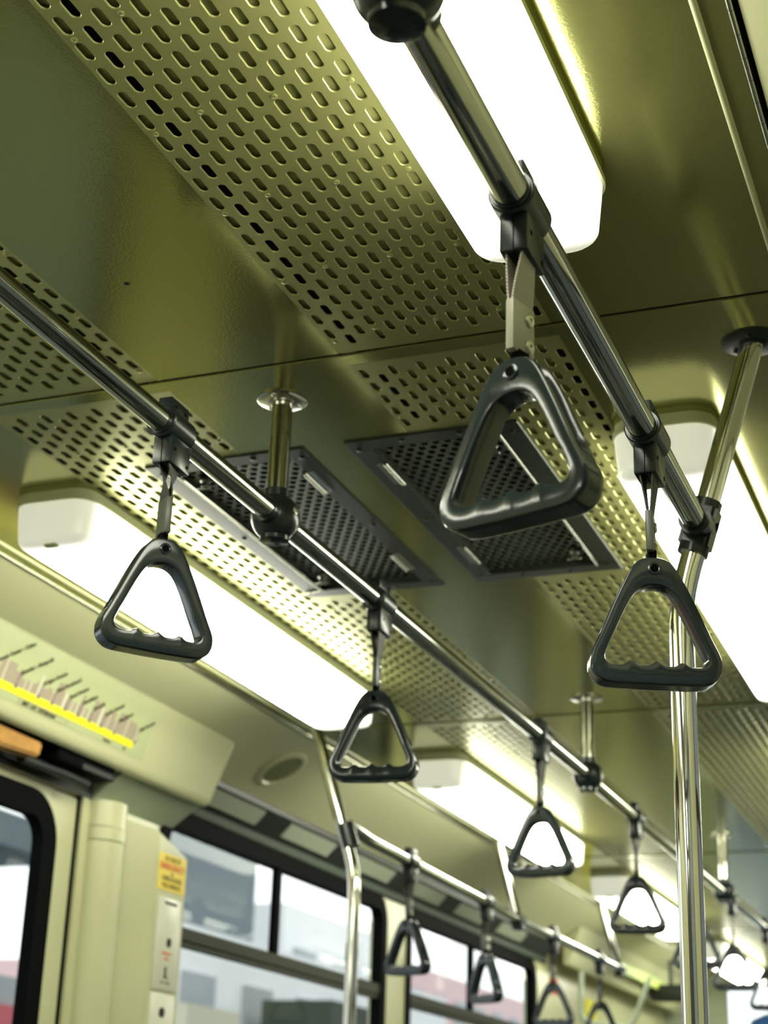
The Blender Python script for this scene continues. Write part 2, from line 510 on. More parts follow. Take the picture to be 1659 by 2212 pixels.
# aluminium channel with faded advertising strips between cove and windows
ch = MB()
ch.prism([(D(-1, .973), 2.134), (D(-1, .985), 2.128), (D(-1, DW), 2.072), (D(-1, DW), 2.062), (D(-1, .975), 2.120)], 3.585, 6.94)
struct(ch.build('trim_channel_left', M['darkgrey']))
b2 = MB(); b2.box((D(-1, DW - .012), 3.56, 2.040), (D(-1, DW), 6.94, 2.066), .003, 1)
struct(b2.build('trim_window_head', M['darkgreen']))
y = 3.68
slope = Matrix.Identity(4)
names = ['left end nearest the door', 'second from the door', 'third from the door', 'fourth from the door', 'fifth from the door', 'last before the far cream wall']
for k in range(6):
    a = MB()
    x0, z0_, x1, z1_ = D(-1, .981), 2.1135, D(-1, 1.014), 2.0800
    n0 = Vector((.75, 0, -.66)) * .004
    q = [Vector((x0, y, z0_)), Vector((x0, y + .33, z0_)), Vector((x1, y + .33, z1_)), Vector((x1, y, z1_))]
    a.poly([p + n0 for p in q]); a.poly([p for p in reversed(q)])
    for i in range(4):
        a.poly([q[i], q[(i + 1) % 4], q[(i + 1) % 4] + n0, q[i] + n0])
    tag(a.build('advert_strip', M['ad']), 'pale advertising strip above the windows, ' + names[k], 'sign', 'advert strips above the left windows')
    y += .50

# left sliding door pair, nearest leaf in view
def door(s, y0, y1, num, d=DW + .012):
    w = bpy.data.objects.new('door_%d' % num, None); col.objects.link(w); w['kind'] = 'structure'
    w.location = (D(s, d), y0, 0)
    T = Matrix.Translation(-w.location)
    mid = (y0 + y1) / 2
    for (a, b) in ((y0, mid - .002), (mid + .002, y1)):
        mb = MB()
        ga, gb = a + .11, b - .105
        mb.box((D(s, d), a, .03), (D(s, d + .025), ga, 1.98), .003, 1)
        mb.box((D(s, d), gb, .03), (D(s, d + .025), b, 1.98), .003, 1)
        mb.box((D(s, d), ga, 1.94), (D(s, d + .025), gb, 1.98))
        mb.box((D(s, d), ga, .03), (D(s, d + .025), gb, .75))
        o = mb.build('door_leaf', M['cream'], w); o.data.transform(T)
        g = frame_ring(s, ga - .025, gb + .025, .73, 1.965, .11, .055, d - .008, d + .02, 'glass_gasket', M['black'], w)
        g.data.transform(T)
        g = MB(); g.box((D(s, d + .01), ga, .75), (D(s, d + .014), gb, 1.94)); g = g.build('door_pane', M['glass'], w); g.data.transform(T)
    mb = MB()
    mb.box((D(s, d - .005), y1 - .002, .02), (D(s, d + .02), y1 + .035, 1.985))
    mb.box((D(s, d - .005), y0 - .035, .02), (D(s, d + .02), y0 + .002, 1.985))
    o = mb.build('edge_seal', M['black'], w); o.data.transform(T)
    return w
door(-1, 1.46, 3.165, 1); door(1, -.58, 1.38, 2)

# door pillar (rounded), column box with sticker and key plate
p = MB()
prof = []
for i in range(17):
    a = PI * i / 16
    prof.append((D(-1, DW - .050 * math.sin(a)), 3.262 - .062 * math.cos(a)))
bmv = [(x, y) for x, y in prof]
def vprism(mb, xy, z0, z1):
    a = [mb.bm.verts.new((x, y, z0)) for x, y in xy]; b = [mb.bm.verts.new((x, y, z1)) for x, y in xy]
    k = len(xy); mb.bm.faces.new(a); mb.bm.faces.new(list(reversed(b)))
    for i in range(k): mb.bm.faces.new((a[i], b[i], b[(i + 1) % k], a[(i + 1) % k]))
vprism(p, bmv, 0.0, 1.895)
vprism(p, [(x + .002, y) for x, y in bmv], 1.897, 1.925)
vprism(p, bmv, 1.927, 1.985)
pl = struct(p.build('pillar_left', M['cream'], smooth=40))

cb = thing('pillar_box', (D(-1, .99), 3.46, 0), 'cream boxed column with sloping top beside the left door', 'column')
m_ = MB(); bm = m_.bm
T = Matrix.Translation(-cb.location)
xa, xb = D(-1, .952), D(-1, DW - .001)
ya, yb = 3.385, 3.535
v = [bm.verts.new(c) for c in ((xa, ya, .02), (xb, ya - .05, .02), (xb, yb, .02), (xa, yb, .02),
                               (xa, ya, 1.945), (xb, ya - .05, 1.972), (xb, yb, 1.93), (xa, yb, 1.905))]
for f in ((0, 1, 2, 3), (7, 6, 5, 4), (0, 4, 5, 1), (1, 5, 6, 2), (2, 6, 7, 3), (3, 7, 4, 0)):
    bm.faces.new([v[i] for i in f])
bmesh.ops.bevel(bm, geom=bm.edges[:], offset=.005, segments=3, affect='EDGES')
m_.build('column_body', M['cream'], cb, smooth=35, M4=T)

st = thing('warning_sticker', (xa + .0005, 3.395, 1.825), 'yellow sticker with red band on the left column box', 'sticker')
T = Matrix.Translation(-st.location)
s_ = MB(); s_.box((xa - .0005, 3.392, 1.815), (xa + .0008, 3.527, 1.900), .0003, 1)
s_.build('sticker_sheet', M['sticker'], st, M4=T)
def on_x(y, z, x):    # text lying on a plane of constant x, reading along +y, facing +x
    return Matrix(((0, 0, 1, x), (1, 0, 0, y), (0, 1, 0, z), (0, 0, 0, 1)))
def ontext(parent, body, y, z, size, m, align='CENTER'):
    return text('printed_text', body, size, m, parent, Matrix.Translation(-parent.location) @ on_x(y, z, xa + .0012), align=align)
M['inkbrown'] = mat('brown_ink', (.16, .10, .0), .6)
ontext(st, 'IN CASE OF', 3.459, 1.884, .014, M['inkbrown'])
ontext(st, 'EMERGENCY', 3.459, 1.864, .021, M['red'])
ontext(st, 'TO', 3.459, 1.851, .010, M['inkbrown'])
ontext(st, 'OPEN DOORS', 3.459, 1.838, .015, M['inkbrown'])
ontext(st, 'PULL HANDLE', 3.459, 1.823, .014, M['inkbrown'])

kp = thing('key_panel', (xa + .0005, 3.395, 1.5), 'narrow white panel with keyholes below the yellow sticker', 'control panel')
T = Matrix.Translation(-kp.location)
k_ = MB(); k_.box((xa - .001, 3.400, 1.592), (xa + .004, 3.515, 1.800), .0025, 2); k_.build('upper_plate', M['white'], kp, smooth=30, M4=T)
k_ = MB(); k_.box((xa - .001, 3.398, 1.30), (xa + .003, 3.515, 1.586), .0025, 2); k_.build('lower_plate', M['white'], kp, smooth=30, M4=T)
for (yy, zz, sc) in ((3.462, 1.700, 1), (3.455, 1.545, 1.05)):
    k_ = MB()
    k_.lathe([(.0105 * sc, 0), (.0105 * sc, .003), (.0001, .0035)], (xa + .003, yy, zz), (1, 0, 0), n=20)
    k_.box((xa + .003, yy - .0025, zz - .010), (xa + .008, yy + .0025, zz + .010), .001, 1)
    k_.build('key_switch', M['darkgrey'], kp, M4=T)
k_ = MB(); k_.box((xa + .003, 3.452, 1.622), (xa + .006, 3.458, 1.645)); k_.box((xa + .003, 3.450, 1.620), (xa + .006, 3.466, 1.624))
k_.build('pointer', M['darkgrey'], kp, M4=T)
k_ = MB(); k_.box((xa + .003, 3.432, 1.785), (xa + .0055, 3.488, 1.791)); k_.build('slot', M['darkgrey'], kp, M4=T)
ontext(kp, 'EMERGENCY', 3.457, 1.672, .0085, M['red']).location.x += .003
ontext(kp, 'OPEN', 3.457, 1.660, .0085, M['red']).location.x += .003
ontext(kp, 'LOCK   OPEN', 3.457, 1.608, .007, M['ink']).location.x += .003
ontext(kp, 'CLOSE  OPEN', 3.457, 1.508, .008, M['ink']).location.x += .003

# parts under the header: recess, lip, door gear, orange piece
u = MB()
u.prism([(D(-1, .951), 2.06), (D(-1, .951), 2.045), (D(-1, DW), 1.985), (D(-1, DW), 2.0)], 3.20, 3.579)
struct(u.build('trim_header_underside', M['greygreen']))
u = MB(); u.box((D(-1, .952), 1.2, 2.11), (D(-1, DW + .04), 3.20, 2.13)); struct(u.build('trim_recess_top', M['void']))
u = MB(); u.box((D(-1, DW - .004), 1.3, 1.985), (D(-1, DW + .0), 3.2, 2.11)); struct(u.build('trim_recess_back', M['darkgrey']))
og = thing('door_gear', (D(-1, .985), 3.02, 2.03), 'black door mechanism bracket hanging under the map panel', 'bracket')
T = Matrix.Translation(-og.location)
u = MB(); u.box((D(-1, .955), 2.93, 2.012), (D(-1, 1.02), 3.17, 2.05), .006, 2); u.build('housing', M['black'], og, smooth=30, M4=T)
u = MB(); u.box((D(-1, .953), 3.03, 2.012), (D(-1, .957), 3.16, 2.026), .002, 1); u.build('end_plate', M['darkgrey'], og, M4=T)
u = MB(); u.tube([(D(-1, 1.0), 2.86, 2.0), (D(-1, .99), 3.0, 2.0), (D(-1, .985), 3.1, 1.995)], .011, 12); u.build('roller_arm', M['darkgrey'], og, smooth=True, M4=T)
op = thing('orange_bracket', (D(-1, .98), 2.62, 2.02), 'orange-brown plastic piece in the gap under the map panel', 'bracket')
T = Matrix.Translation(-op.location)
u = MB(); bm = u.bm
v = [bm.verts.new(c) for c in ((D(-1, .955), 2.50, 2.036), (D(-1, .955), 2.868, 2.030), (D(-1, .965), 2.875, 2.004), (D(-1, .975), 2.50, 1.990),
                               (D(-1, 1.0), 2.50, 2.05), (D(-1, 1.0), 2.86, 2.045), (D(-1, 1.0), 2.86, 2.0), (D(-1, 1.0), 2.50, 1.99))]
for f in ((0, 1, 2, 3), (7, 6, 5, 4), (0, 4, 5, 1), (1, 5, 6, 2), (2, 6, 7, 3), (3, 7, 4, 0)): bm.faces.new([v[i] for i in f])
bmesh.ops.bevel(bm, geom=bm.edges[:], offset=.004, segments=2, affect='EDGES')
u.build('moulding', M['orange'], op, smooth=35, M4=T)

# ------------------------------------------------------------------ route map on the header
A = Vector((D(-1, .874), 0, 2.197)); Bv = Vector((D(-1, .9245), 0, 2.058))
E_ = (Bv - A).normalized(); N_ = Vector((0, 1, 0)).cross(E_); N_ = N_ if N_.x > 0 else -N_
def mp(y, t, h=0.0):
    return A + E_ * t + Vector((0, y, 0)) + N_ * h
rm = thing('route_map', mp(2.6, .07), 'printed route map with a yellow line and station names', 'map')
RT = Matrix.Translation(-rm.location)
def sheet(pts, h, m, name):
    b = MB()
    for P in pts:
        q = [mp(y, t, h) for y, t in P]; lo = [mp(y, t, max(h - .0012, -.0002)) for y, t in P]
        b.poly(q); b.poly(list(reversed(lo)))
        for i in range(len(q)): b.poly([q[i], q[(i + 1) % len(q)], lo[(i + 1) % len(q)], lo[i]])
    return b.build(name, m, rm, M4=RT)
sheet([[(1.5, .004), (3.209, .004), (3.215, .134), (1.5, .134)]], .0008, M['mapbg'], 'map_sheet')
def Rq(y0, y1, t0, t1): return [(y0, t0), (y1, t0), (y1, t1), (y0, t1)]
ytop = .103
sk = []; y = 1.56
while y < 3.165:
    w = random.uniform(.010, .028); hgt = random.uniform(.016, .046)
    sk += [(y, ytop - hgt), (min(y + w, 3.165), ytop - hgt)]; y += w
sheet([[(1.56, ytop)] + sk + [(3.165, ytop)]], .0012, M['skyline'], 'skyline')
sheet([Rq(1.56, 3.157, .104, .1195)], .0016, M['yellow'], 'line_bar')
STN = [(2.676, 'Santolan - Annapolis', .0150), (2.758, 'Ortigas Avenue', .0128), (2.811, 'Shaw Boulevard', .0125), (2.862, 'Boni Avenue', .0118),
       (2.913, 'Guadalupe', .0115), (2.960, 'Buendia', .0115), (3.008, 'Ayala Avenue', .0112), (3.066, 'Magallanes', .0110), (3.157, 'Taft Avenue', .0118),
       (2.585, 'Araneta Center - Cubao', .0155)]
for (y, nm, sz) in STN:
    mk = MB()
    dl = math.radians(34)
    # local frame on the header face: right = +y, up = -E_
    cx, cy = math.cos(dl), math.sin(dl)
    R_ = Vector((0, 1, 0)) * cx + (-E_) * cy; U_ = Vector((0, -1, 0)) * cy + (-E_) * cx
    p0 = mp(y + .002, ytop - .022, .0021)
    M4 = Matrix(((R_.x, U_.x, N_.x, p0.x), (R_.y, U_.y, N_.y, p0.y), (R_.z, U_.z, N_.z, p0.z), (0, 0, 0, 1)))
    text('station_name', nm, .0120, M['ink'], rm, RT @ M4)
    q = [mp(y - .001, ytop - .024, .002), mp(y + .001, ytop - .024, .002), mp(y + .001, ytop + .006, .002), mp(y - .001, ytop + .006, .002)]
    mk.poly(q)
    mk.lathe([(.0042, 0), (.0042, .0004), (.0001, .0005)], mp(y, ytop + .001, .0018), N_, n=12)
    mk.poly([v + N_ * -.0003 for v in reversed(q)])
    mk.build('station_mark', M['violet'], rm, M4=RT)
def maptext(body, y, t, sz, nm):
    R_ = Vector((0, 1, 0)); U_ = -E_; p0 = mp(y, t, .0021)
    M4 = Matrix(((R_.x, U_.x, N_.x, p0.x), (R_.y, U_.y, N_.y, p0.y), (R_.z, U_.z, N_.z, p0.z), (0, 0, 0, 1)))
    return text(nm, body, sz, M['ink'], rm, RT @ M4)
bx = []
for (y0, y1, t0, t1) in ((2.705, 2.885, .1225, .1229), (2.705, 2.885, .1332, .1336), (2.705, 2.7055, .1225, .1336), (2.8845, 2.885, .1225, .1336)):
    bx.append(Rq(y0, y1, t0, t1))
sheet(bx, .0016, M['sky1'], 'title_box')
maptext('MRT - LRT  SYSTEM MAP', 2.718, .1312, .0115, 'map_title')
maptext('Magallanes', 3.035, .1285, .0075, 'map_note'); maptext('Taft', 3.12, .1285, .0075, 'map_note')

# ------------------------------------------------------------------ lamps
LY = [.215 + 1.9025 * k for k in range(-1, 5)]
def make_lamp():
    r = thing('ceiling_light', (0, 0, H), 'x', 'ceiling light')
    def rr(hx, hy, rad, z, seg=8):
        return [(x, y, z) for x, y in rrect(-hx, hx, -hy, hy, rad, seg)]
    def loft(levels, name, m, cap_top=False):
        mb = MB(); bm = mb.bm; prev = None
        for L in levels:
            ring = [bm.verts.new(p) for p in L]
            if prev:
                k = len(ring)
                for i in range(k): bm.faces.new((prev[i], prev[(i + 1) % k], ring[(i + 1) % k], ring[i]))
            else: bm.faces.new(ring)
            prev = ring
        bm.faces.new(list(reversed(prev)))
        return mb.build(name, m, r, smooth=50)
    L = .652
    loft([rr(.073, L, .036, 0), rr(.073, L, .036, -.010)], 'base_tray', M['rim'])
    loft([rr(.0765, L + .003, .039, -.011), rr(.0765, L + .003, .039, -.019)], 'rim', M['rim'])
    lv = [rr(.0735, L, .037, -.0195), rr(.0725, L - .001, .036, -.035), rr(.0695, L - .004, .035, -.072)]
    for i in range(1, 6):
        a = i / 5 * PI / 2
        lv.append(rr(.0695 - .012 * (1 - math.cos(a)), L - .004 - .016 * (1 - math.cos(a)), .035 - .008 * (1 - math.cos(a)), -.072 - .014 * math.sin(a)))
    lv.append(rr(.030, L - .05, .02, -.089))
    loft(lv, 'diffuser', M['lens'])
    for s in (-1, 1):
        c = MB(); c.box((-.012, s * (L - .022) - .006, -.0905), (.012, s * (L - .022) + .006, -.084), .002, 1)
        c.build('clip', M['rim'], r)
    return r
lamp0 = make_lamp()
lab = {(-1, 0): 'left row ceiling light behind the viewer', (-1, 1): 'left row ceiling light beside the map panel start',
       (-1, 2): 'glowing ceiling light nearest in the left row, beside the slotted panel',
       (-1, 3): 'ceiling light second in the left row, beyond the triangular handle',
       (-1, 4): 'ceiling light third in the left row, far down the car', (-1, 5): 'ceiling light farthest in the left row',
       (1, 1): 'big glowing ceiling light at the top right, behind the nearest rail',
       (1, 2): 'glowing ceiling light at the right edge behind the slanting pole',
       (1, 0): 'right row ceiling light behind the viewer', (1, 3): 'ceiling light third in the right row',
       (1, 4): 'ceiling light fourth in the right row', (1, 5): 'ceiling light last in the right row'}
first = True
for s in (-1, 1):
    for i, y0 in enumerate(LY):
        o = lamp0 if first else copy_tree(lamp0)
        first = False
        o.location = (D(s, .503), y0 + .652, H)
        o['label'] = lab[(s, i)]; o['group'] = 'ceiling lights in two rows'

# ------------------------------------------------------------------ air hatches
def make_hatch():
    r = thing('air_vent', (0, 0, H), 'x', 'air vent')
    x0, x1, y0, y1 = 0.0, .272, 0.0, HATCH[1] - HATCH[0]
    f = MB(); w = .034; wn = .020
    f.box((x0, y0, -.003), (x1, y0 + w, .012), .001, 1); f.box((x0, y1 - w, -.003), (x1, y1, .012), .001, 1)
    f.box((x0, y0 + w, -.003), (x0 + w, y1 - w, .012), .001, 1); f.box((x1 - w, y0 + w, -.003), (x1, y1 - w, .012), .001, 1)
    f.build('frame', M['hatch'], r)
    g = MB(); px = .0178
    gx0, gx1, gy0, gy1 = x0 + w, x1 - w, y0 + w, y1 - w
    nx = int((gx1 - gx0) / px); pxx = (gx1 - gx0) / nx; pyy = pxx * .9
    ny = int((gy1 - gy0) / pyy); pyy = (gy1 - gy0) / ny
    for j in range(ny):
        yc = gy0 + (j + .5) * pyy
        off = 0 if j % 2 == 0 else .5
        for i in range(nx - (1 if off else 0)):
            hole_cell(g.bm, gx0 + (i + .5 + off) * pxx, yc, pxx / 2, pyy / 2, .0070, .0070, .008, .0015, seg=3, lip=True)
        if off:
            for (a, b) in ((gx0, gx0 + pxx / 2), (gx1 - pxx / 2, gx1)):
                g.quad((a, yc - pyy / 2, .008), (b, yc - pyy / 2, .008), (b, yc + pyy / 2, .008), (a, yc + pyy / 2, .008))
    g.build('grille', M['grille'], r)
    d = MB(); d.box((x0 + .005, y0 + .005, .09), (x1 - .005, y1 - .005, .1))
    for (a, b, c, e) in ((x0, x0 + .004, y0, y1), (x1 - .004, x1, y0, y1), (x0, x1, y0, y0 + .004), (x0, x1, y1 - .004, y1)):
        d.box((a, c, .0125), (b, e, .1))
    d.build('duct', M['void'], r)
    for (hy) in (.085, .47):
        h = MB()
        for k in range(4):
            h.tube([(x0 + w + .001, hy + k * .0215, -.005), (x0 + w + .001, hy + k * .0215 + .0205, -.005)], .0035, 10)
        h.box((x0 + w - .014, hy, -.0045), (x0 + w, hy + .085, -.0025))
        h.build('hinge', M['steel2'], r, smooth=40)
    for (a, b) in ((y0 + w, y1 - w),):
        h = MB(); h.tube([(x1 - w - .004, a, -.004), (x1 - w - .004, b, -.004)], .0022, 8)
        h.tube([(x1 - w - .004, b, -.004), (x1 - .004, b + .004, -.004)], .0022, 8)
        h.build('edge_wire', M['steel2'], r, smooth=True)
    for (a, b) in ((x1 - w - .03, y0 + w + .05), (x1 - w - .03, y1 - w - .06)):
        h = MB()
        h.lathe([(.009, .006), (.009, .001), (.006, -.002), (.006, -.008), (.003, -.010), (.0001, -.010)], (a, b, 0), n=14)
        h.box((a - .012, b - .002, -.012), (a + .012, b + .002, -.009), .001, 1)
        h.build('latch_screw', M['steel2'], r, smooth=40)
    for (a, b) in ((.015, .03), (.015, .33), (.015, .63), (.256, .03), (.256, .33), (.256, .63), (.09, .014), (.18, .014), (.09, .646), (.18, .646)):
        sc = MB(); sc.lathe([(.0045, -.003), (.0045, -.0045), (.002, -.0055), (.0001, -.0055)], (a, b, 0), n=10)
        sc.build('screw', M['hatch'], r.children[0], smooth=40)
    return r
h0 = make_hatch(); h0.location = (XC + .0325, HATCH[0], H)
h0['label'] = 'dark perforated air vent hatch behind the big nearest triangular handle'; h0['group'] = 'ceiling vent hatches'
h1 = copy_tree(h0); h1.location = (XC - .0325, HATCH[0], H); h1.scale = (-1, 1, 1)
h1['label'] = 'dark perforated air vent hatch crossed by the long central rail'

# ------------------------------------------------------------------ rails and poles
RT_ = .0150
ZR1, ZR2, ZS = 2.070, 2.000, 1.975
XR1, XR2 = -.9165, D(1, .585)
def ball(parent, p, T, plate_up=True):
    b = MB(); R0 = .034
    t = bmesh.new(); bmesh.ops.create_uvsphere(t, u_segments=36, v_segments=24, radius=R0)
    bmesh.ops.scale(t, vec=(1, 1.0, 1.02), verts=t.verts); bmesh.ops.translate(t, vec=p, verts=t.verts)
    b.add(t)
    b.tube([Vector(p) + Vector((0, -.040, 0)), Vector(p) + Vector((0, .040, 0))], .0185, 28)
    b.tube([Vector(p) + Vector((0, 0, .02)), Vector(p) + Vector((0, 0, .040))], .0185, 28)
    jo = b.build('ball_joint', M['clamp'], parent, smooth=40, M4=T)
    c = MB(); c.lathe([(.0205, -.029), (.0205, -.0345), (.019, -.0355), (.0001, -.036)], p, n=28)
    c.build('cap', M['grip'], jo, smooth=40, M4=T)
    c = MB(); q = Vector(p) + Vector((.0325, -.008, .004))
    n_ = Vector((1, -.25, .1)).normalized()
    t = bmesh.new(); 
    c.lathe([(.0052, 0), (.0052, .0014), (.0040, .0016), (.0038, .0005)], q, n_, n=20)
    c.build('bolt_ring', M['screw'], jo, smooth=40, M4=T)
def flange(parent, p, T, m='steel2', r=.036, tilt=None):
    f = MB(); f.lathe([(r, 0), (r, -.002), (r - .002, -.0032), (.018, -.004), (.018, -.007), (.0145, -.008)], p, n=36)
    fo = f.build('flange', M[m], parent, smooth=35, M4=T)
    for k in range(3):
        a = 2 * PI * k / 3 + .5
        sc = MB(); sc.lathe([(.0042, -.003), (.0042, -.0048), (.002, -.006), (.0001, -.006)], (p[0] + .027 * math.cos(a), p[1] + .027 * math.sin(a), p[2]), n=12)
        sc.build('screw', M['screw' if m == 'steel2' else 'darkgrey'], fo, smooth=40, M4=T)

# centre rail
cr = thing('grab_rail', (XR1, 1.9, ZR1), 'long polished centre rail hung from the ceiling by a short tube', 'grab rail')
T = Matrix.Translation(-cr.location)
b = MB(); b.tube([(XR1 - .008, Y_BACK + .3, ZR1), (XR1 - .004, 1.91, ZR1), (XR1 + .008, 3.57, ZR1 + .001), (XR1 + .009, 3.66, ZR1 - .004), (XR1 + .010, 8.9, ZR1 - .004)], RT_, 32)
b.build('rail_tube', M['steel'], cr, smooth=60, M4=T)
for y in (.21, 1.915, 3.585, 5.3, 7.0, 8.7):
    x = XR1 - .006 if y < 2.5 else XR1 + .008
    b = MB(); b.tube([(x, y, ZR1 + .02), (x, y, H - .002)], RT_, 28); b.build('hanger_tube', M['steel'], cr, smooth=60, M4=T)
    flange(cr, (x, y, H), T); ball(cr, (x, y, ZR1), T)
# right rail with its slanting pole
rr_ = thing('grab_rail', (XR2, .9, ZR2), 'thick dark polished rail crossing the top right ceiling light', 'grab rail')
T = Matrix.Translation(-rr_.location)
b = MB(); b.tube([(XR2, -.9, ZR2), (XR2, 1.915, ZR2)], RT_ + .0008, 36); b.build('rail_tube', M['steel'], rr_, smooth=60, M4=T)
b = MB(); b.tube([(XR2, .862, ZR2 + .02), (XR2, .862, H - .002)], RT_, 28); b.build('hanger_tube', M['steel'], rr_, smooth=60, M4=T)
ball(rr_, (XR2, .856, ZR2 + .004), T); flange(rr_, (XR2, .862, H), T)

def bend(points, r=.12, seg=6):
    """smooth the inner corners of a polyline"""
    P = [Vector(p) for p in points]; out = [P[0]]
    for i in range(1, len(P) - 1):
        a = P[i] + (P[i - 1] - P[i]).normalized() * r; c = P[i] + (P[i + 1] - P[i]).normalized() * r
        for k in range(seg + 1):
            t = k / seg; out.append(a * (1 - t) ** 2 + P[i] * 2 * t * (1 - t) + c * t * t)
    out.append(P[-1]); return out

def tee(parent, p, sgn, T, M4=None):
    """T fitting: collar on the pole, socket for the rail"""
    p = Vector(p)
    ax = Vector((-sgn * -.30, 0, .954)) if False else Vector((sgn * .30, 0, .954))
    b = MB()
    b.tube([p - ax * .036, p + ax * .036], .0195, 28)
    b.tube([p, p + Vector((0, -.036, 0))], .0205, 28)
    t = bmesh.new(); bmesh.ops.create_cube(t, size=1)
    for v_ in t.verts: v_.co = Vector((v_.co.x * .039, v_.co.y * .040, v_.co.z * .062))
    bmesh.ops.bevel(t, geom=t.edges[:], offset=.006, segments=3, affect='EDGES')
    rot = Vector((0, 0, 1)).rotation_difference(ax).to_matrix().to_4x4()
    bmesh.ops.transform(t, matrix=Matrix.Translation(p) @ rot, verts=t.verts)
    b.add(t)
    o = b.build('tee_joint', M['clamp'], parent, smooth=40, M4=T)
    c = MB(); c.lathe([(.006, 0), (.006, .0012), (.0001, .0012)], p + Vector((.0205, .004, .0)), (1, 0, -.3), n=14)
    c.build('bolt_hole', M['black'], o, M4=T)

rp = thing('grab_pole', (D(1, .556), 1.935, 0), 'polished floor pole on the right, bending outward to the ceiling', 'grab pole')
T = Matrix.Translation(-rp.location)
b = MB(); b.tube(bend([(D(1, .558), 1.935, 0), (D(1, .558), 1.935, 1.905), (D(1, .664), 1.935, H - .001)], .045), RT_ + .0002, 36)
b.build('pole_tube', M['steel_bright'], rp, smooth=60, M4=T)
flange(rp, (D(1, .664), 1.935, H), T, 'darkgrey', .040)
tee(rp, (D(1, .586), 1.935, ZR2), 1, T)

# window-side rails, left (in view) and right (mirror side)
for s, lbl, lbl2 in ((-1, 'short polished rail in front of the left windows with slanting ceiling tubes', 'slim polished pole left of centre bending inward above a black joint'),):
    sr = thing('grab_rail', (D(s, .572), 3.62, ZS), lbl, 'grab rail')
    T = Matrix.Translation(-sr.location)
    b = MB(); b.tube(bend([(D(s, .575), 3.62, ZS + .012), (D(s, .572), 3.74, ZS), (D(s, .572), 5.0, ZS - .018), (D(s, .572), 6.40, ZS - .022)], .03), RT_, 24)
    b.build('rail_tube', M['steel'], sr, smooth=60, M4=T)
    for y in (5.02, 6.36):
        b = MB(); b.tube([(D(s, .575), y, ZS - .015), (D(s, .655), y, H)], RT_ - .001, 20); b.build('hanger_tube', M['steel'], sr, smooth=60, M4=T)
        b = MB(); b.tube([(D(s, .572), y - .03, ZS - .02), (D(s, .572), y + .03, ZS - .02)], .020, 20)
        b.box((D(s, .572) - .016, y - .02, ZS - .05), (D(s, .572) + .016, y + .02, ZS - .02), .004, 2)
        b.build('joint', M['clamp'], sr, smooth=40, M4=T)
    lp = thing('grab_pole', (D(s, .556), 3.62, 0), lbl2, 'grab pole')
    T = Matrix.Translation(-lp.location)
    b = MB(); b.tube(bend([(D(s, .554), 3.62, 0), (D(s, .554), 3.62, 1.875), (D(s, .672), 3.62, H - .02)], .05), RT_, 28)
    b.build('pole_tube', M['steel_bright'], lp, smooth=60, M4=T)
    b = MB(); b.tube([(D(s, .566), 3.62, 1.935), (D(s, .584), 3.62, 1.990)], .0205, 24); b.build('collar', M['clamp'], lp, smooth=40, M4=T)

# ------------------------------------------------------------------ strap handles
def grip_mesh():
    outer = [(0, 140), (12, 138.2), (21, 131), (30, 116), (41, 93), (51, 70), (60, 49), (66.5, 35), (69, 25), (67.5, 14), (61, 5.5), (50, 1), (25, 0), (0, -.4)]
    inner = [(0, 109), (10, 107.5), (19, 101.5), (27, 90), (35, 74), (43, 56), (49, 43), (53, 33), (54, 28), (52.5, 23.5), (48.5, 20.8), (42, 19.8), (22, 20), (0, 20)]
    def close(P):
        return P + [(-x, y) for x, y in reversed(P[1:-1])]
    def cr_(P, sub):
        out = []; k = len(P)
        for i in range(k):
            p0, p1, p2, p3 = [Vector((*P[(i + j) % k], 0)) for j in (-1, 0, 1, 2)]
            for q in range(sub):
                t = q / sub
                out.append(.5 * ((2 * p1) + (-p0 + p2) * t + (2 * p0 - 5 * p1 + 4 * p2 - p3) * t * t + (-p0 + 3 * p1 - 3 * p2 + p3) * t ** 3))
        return out
    O = cr_(close(outer), 6); I = cr_(close(inner), 6)
    n = len(O)
    for p in I:     # finger rests
        if p.y < 30 and abs(p.x) < 50:
            w = 0
            for cx in (-27, 0, 27):
                w = max(w, math.exp(-((p.x - cx) / 4.5) ** 2))
            p.y += 5.0 * w
    bm = bmesh.new(); rings = []
    for k in range(n):
        o, i = O[k], I[k]
        h = 15.0 - 2.0 * max(0, min(1, (o.y - 60) / 70))          # half thickness
        g = max(0, min(1, (o.y - 45) / 25)) * max(0, min(1, 1.0))     # channel along the outer edge
        L = (o - i).length
        dep = g * min(10.5, L * .55)
        d = (i - o).normalized()
        f = min(3.8, L * .3)
        def pt(base, inw, nrm):
            q = base + d * inw
            return bm.verts.new((q.x / 1000, nrm / 1000, q.y / 1000))
        c = h * .42
        sec = [pt(o, f, -h), pt(o, f * .3, -h * .95), pt(o, 0, -h * .78), pt(o, 0, -c - 1.5), pt(o, dep * .9, -c), pt(o, dep, -c + 1),
               pt(o, dep, c - 1), pt(o, dep * .9, c), pt(o, 0, c + 1.5), pt(o, 0, h * .78), pt(o, f * .3, h * .95), pt(o, f, h),
               pt(i, -f * .9, h), pt(i, -f * .25, h * .95), pt(i, 0, h * .78), pt(i, 0, 0), pt(i, 0, -h * .78), pt(i, -f * .25, -h * .95), pt(i, -f * .9, -h)]
        rings.append(sec)
    m_ = len(rings[0])
    for k in range(n):
        a, b = rings[k], rings[(k + 1) % n]
        for j in range(m_):
            bm.faces.new((a[j], a[(j + 1) % m_], b[(j + 1) % m_], b[j]))
    bmesh.ops.recalc_face_normals(bm, faces=bm.faces[:])
    me = bpy.data.meshes.new('grip'); bm.to_mesh(me); bm.free()
    return me
GRIP = grip_mesh()

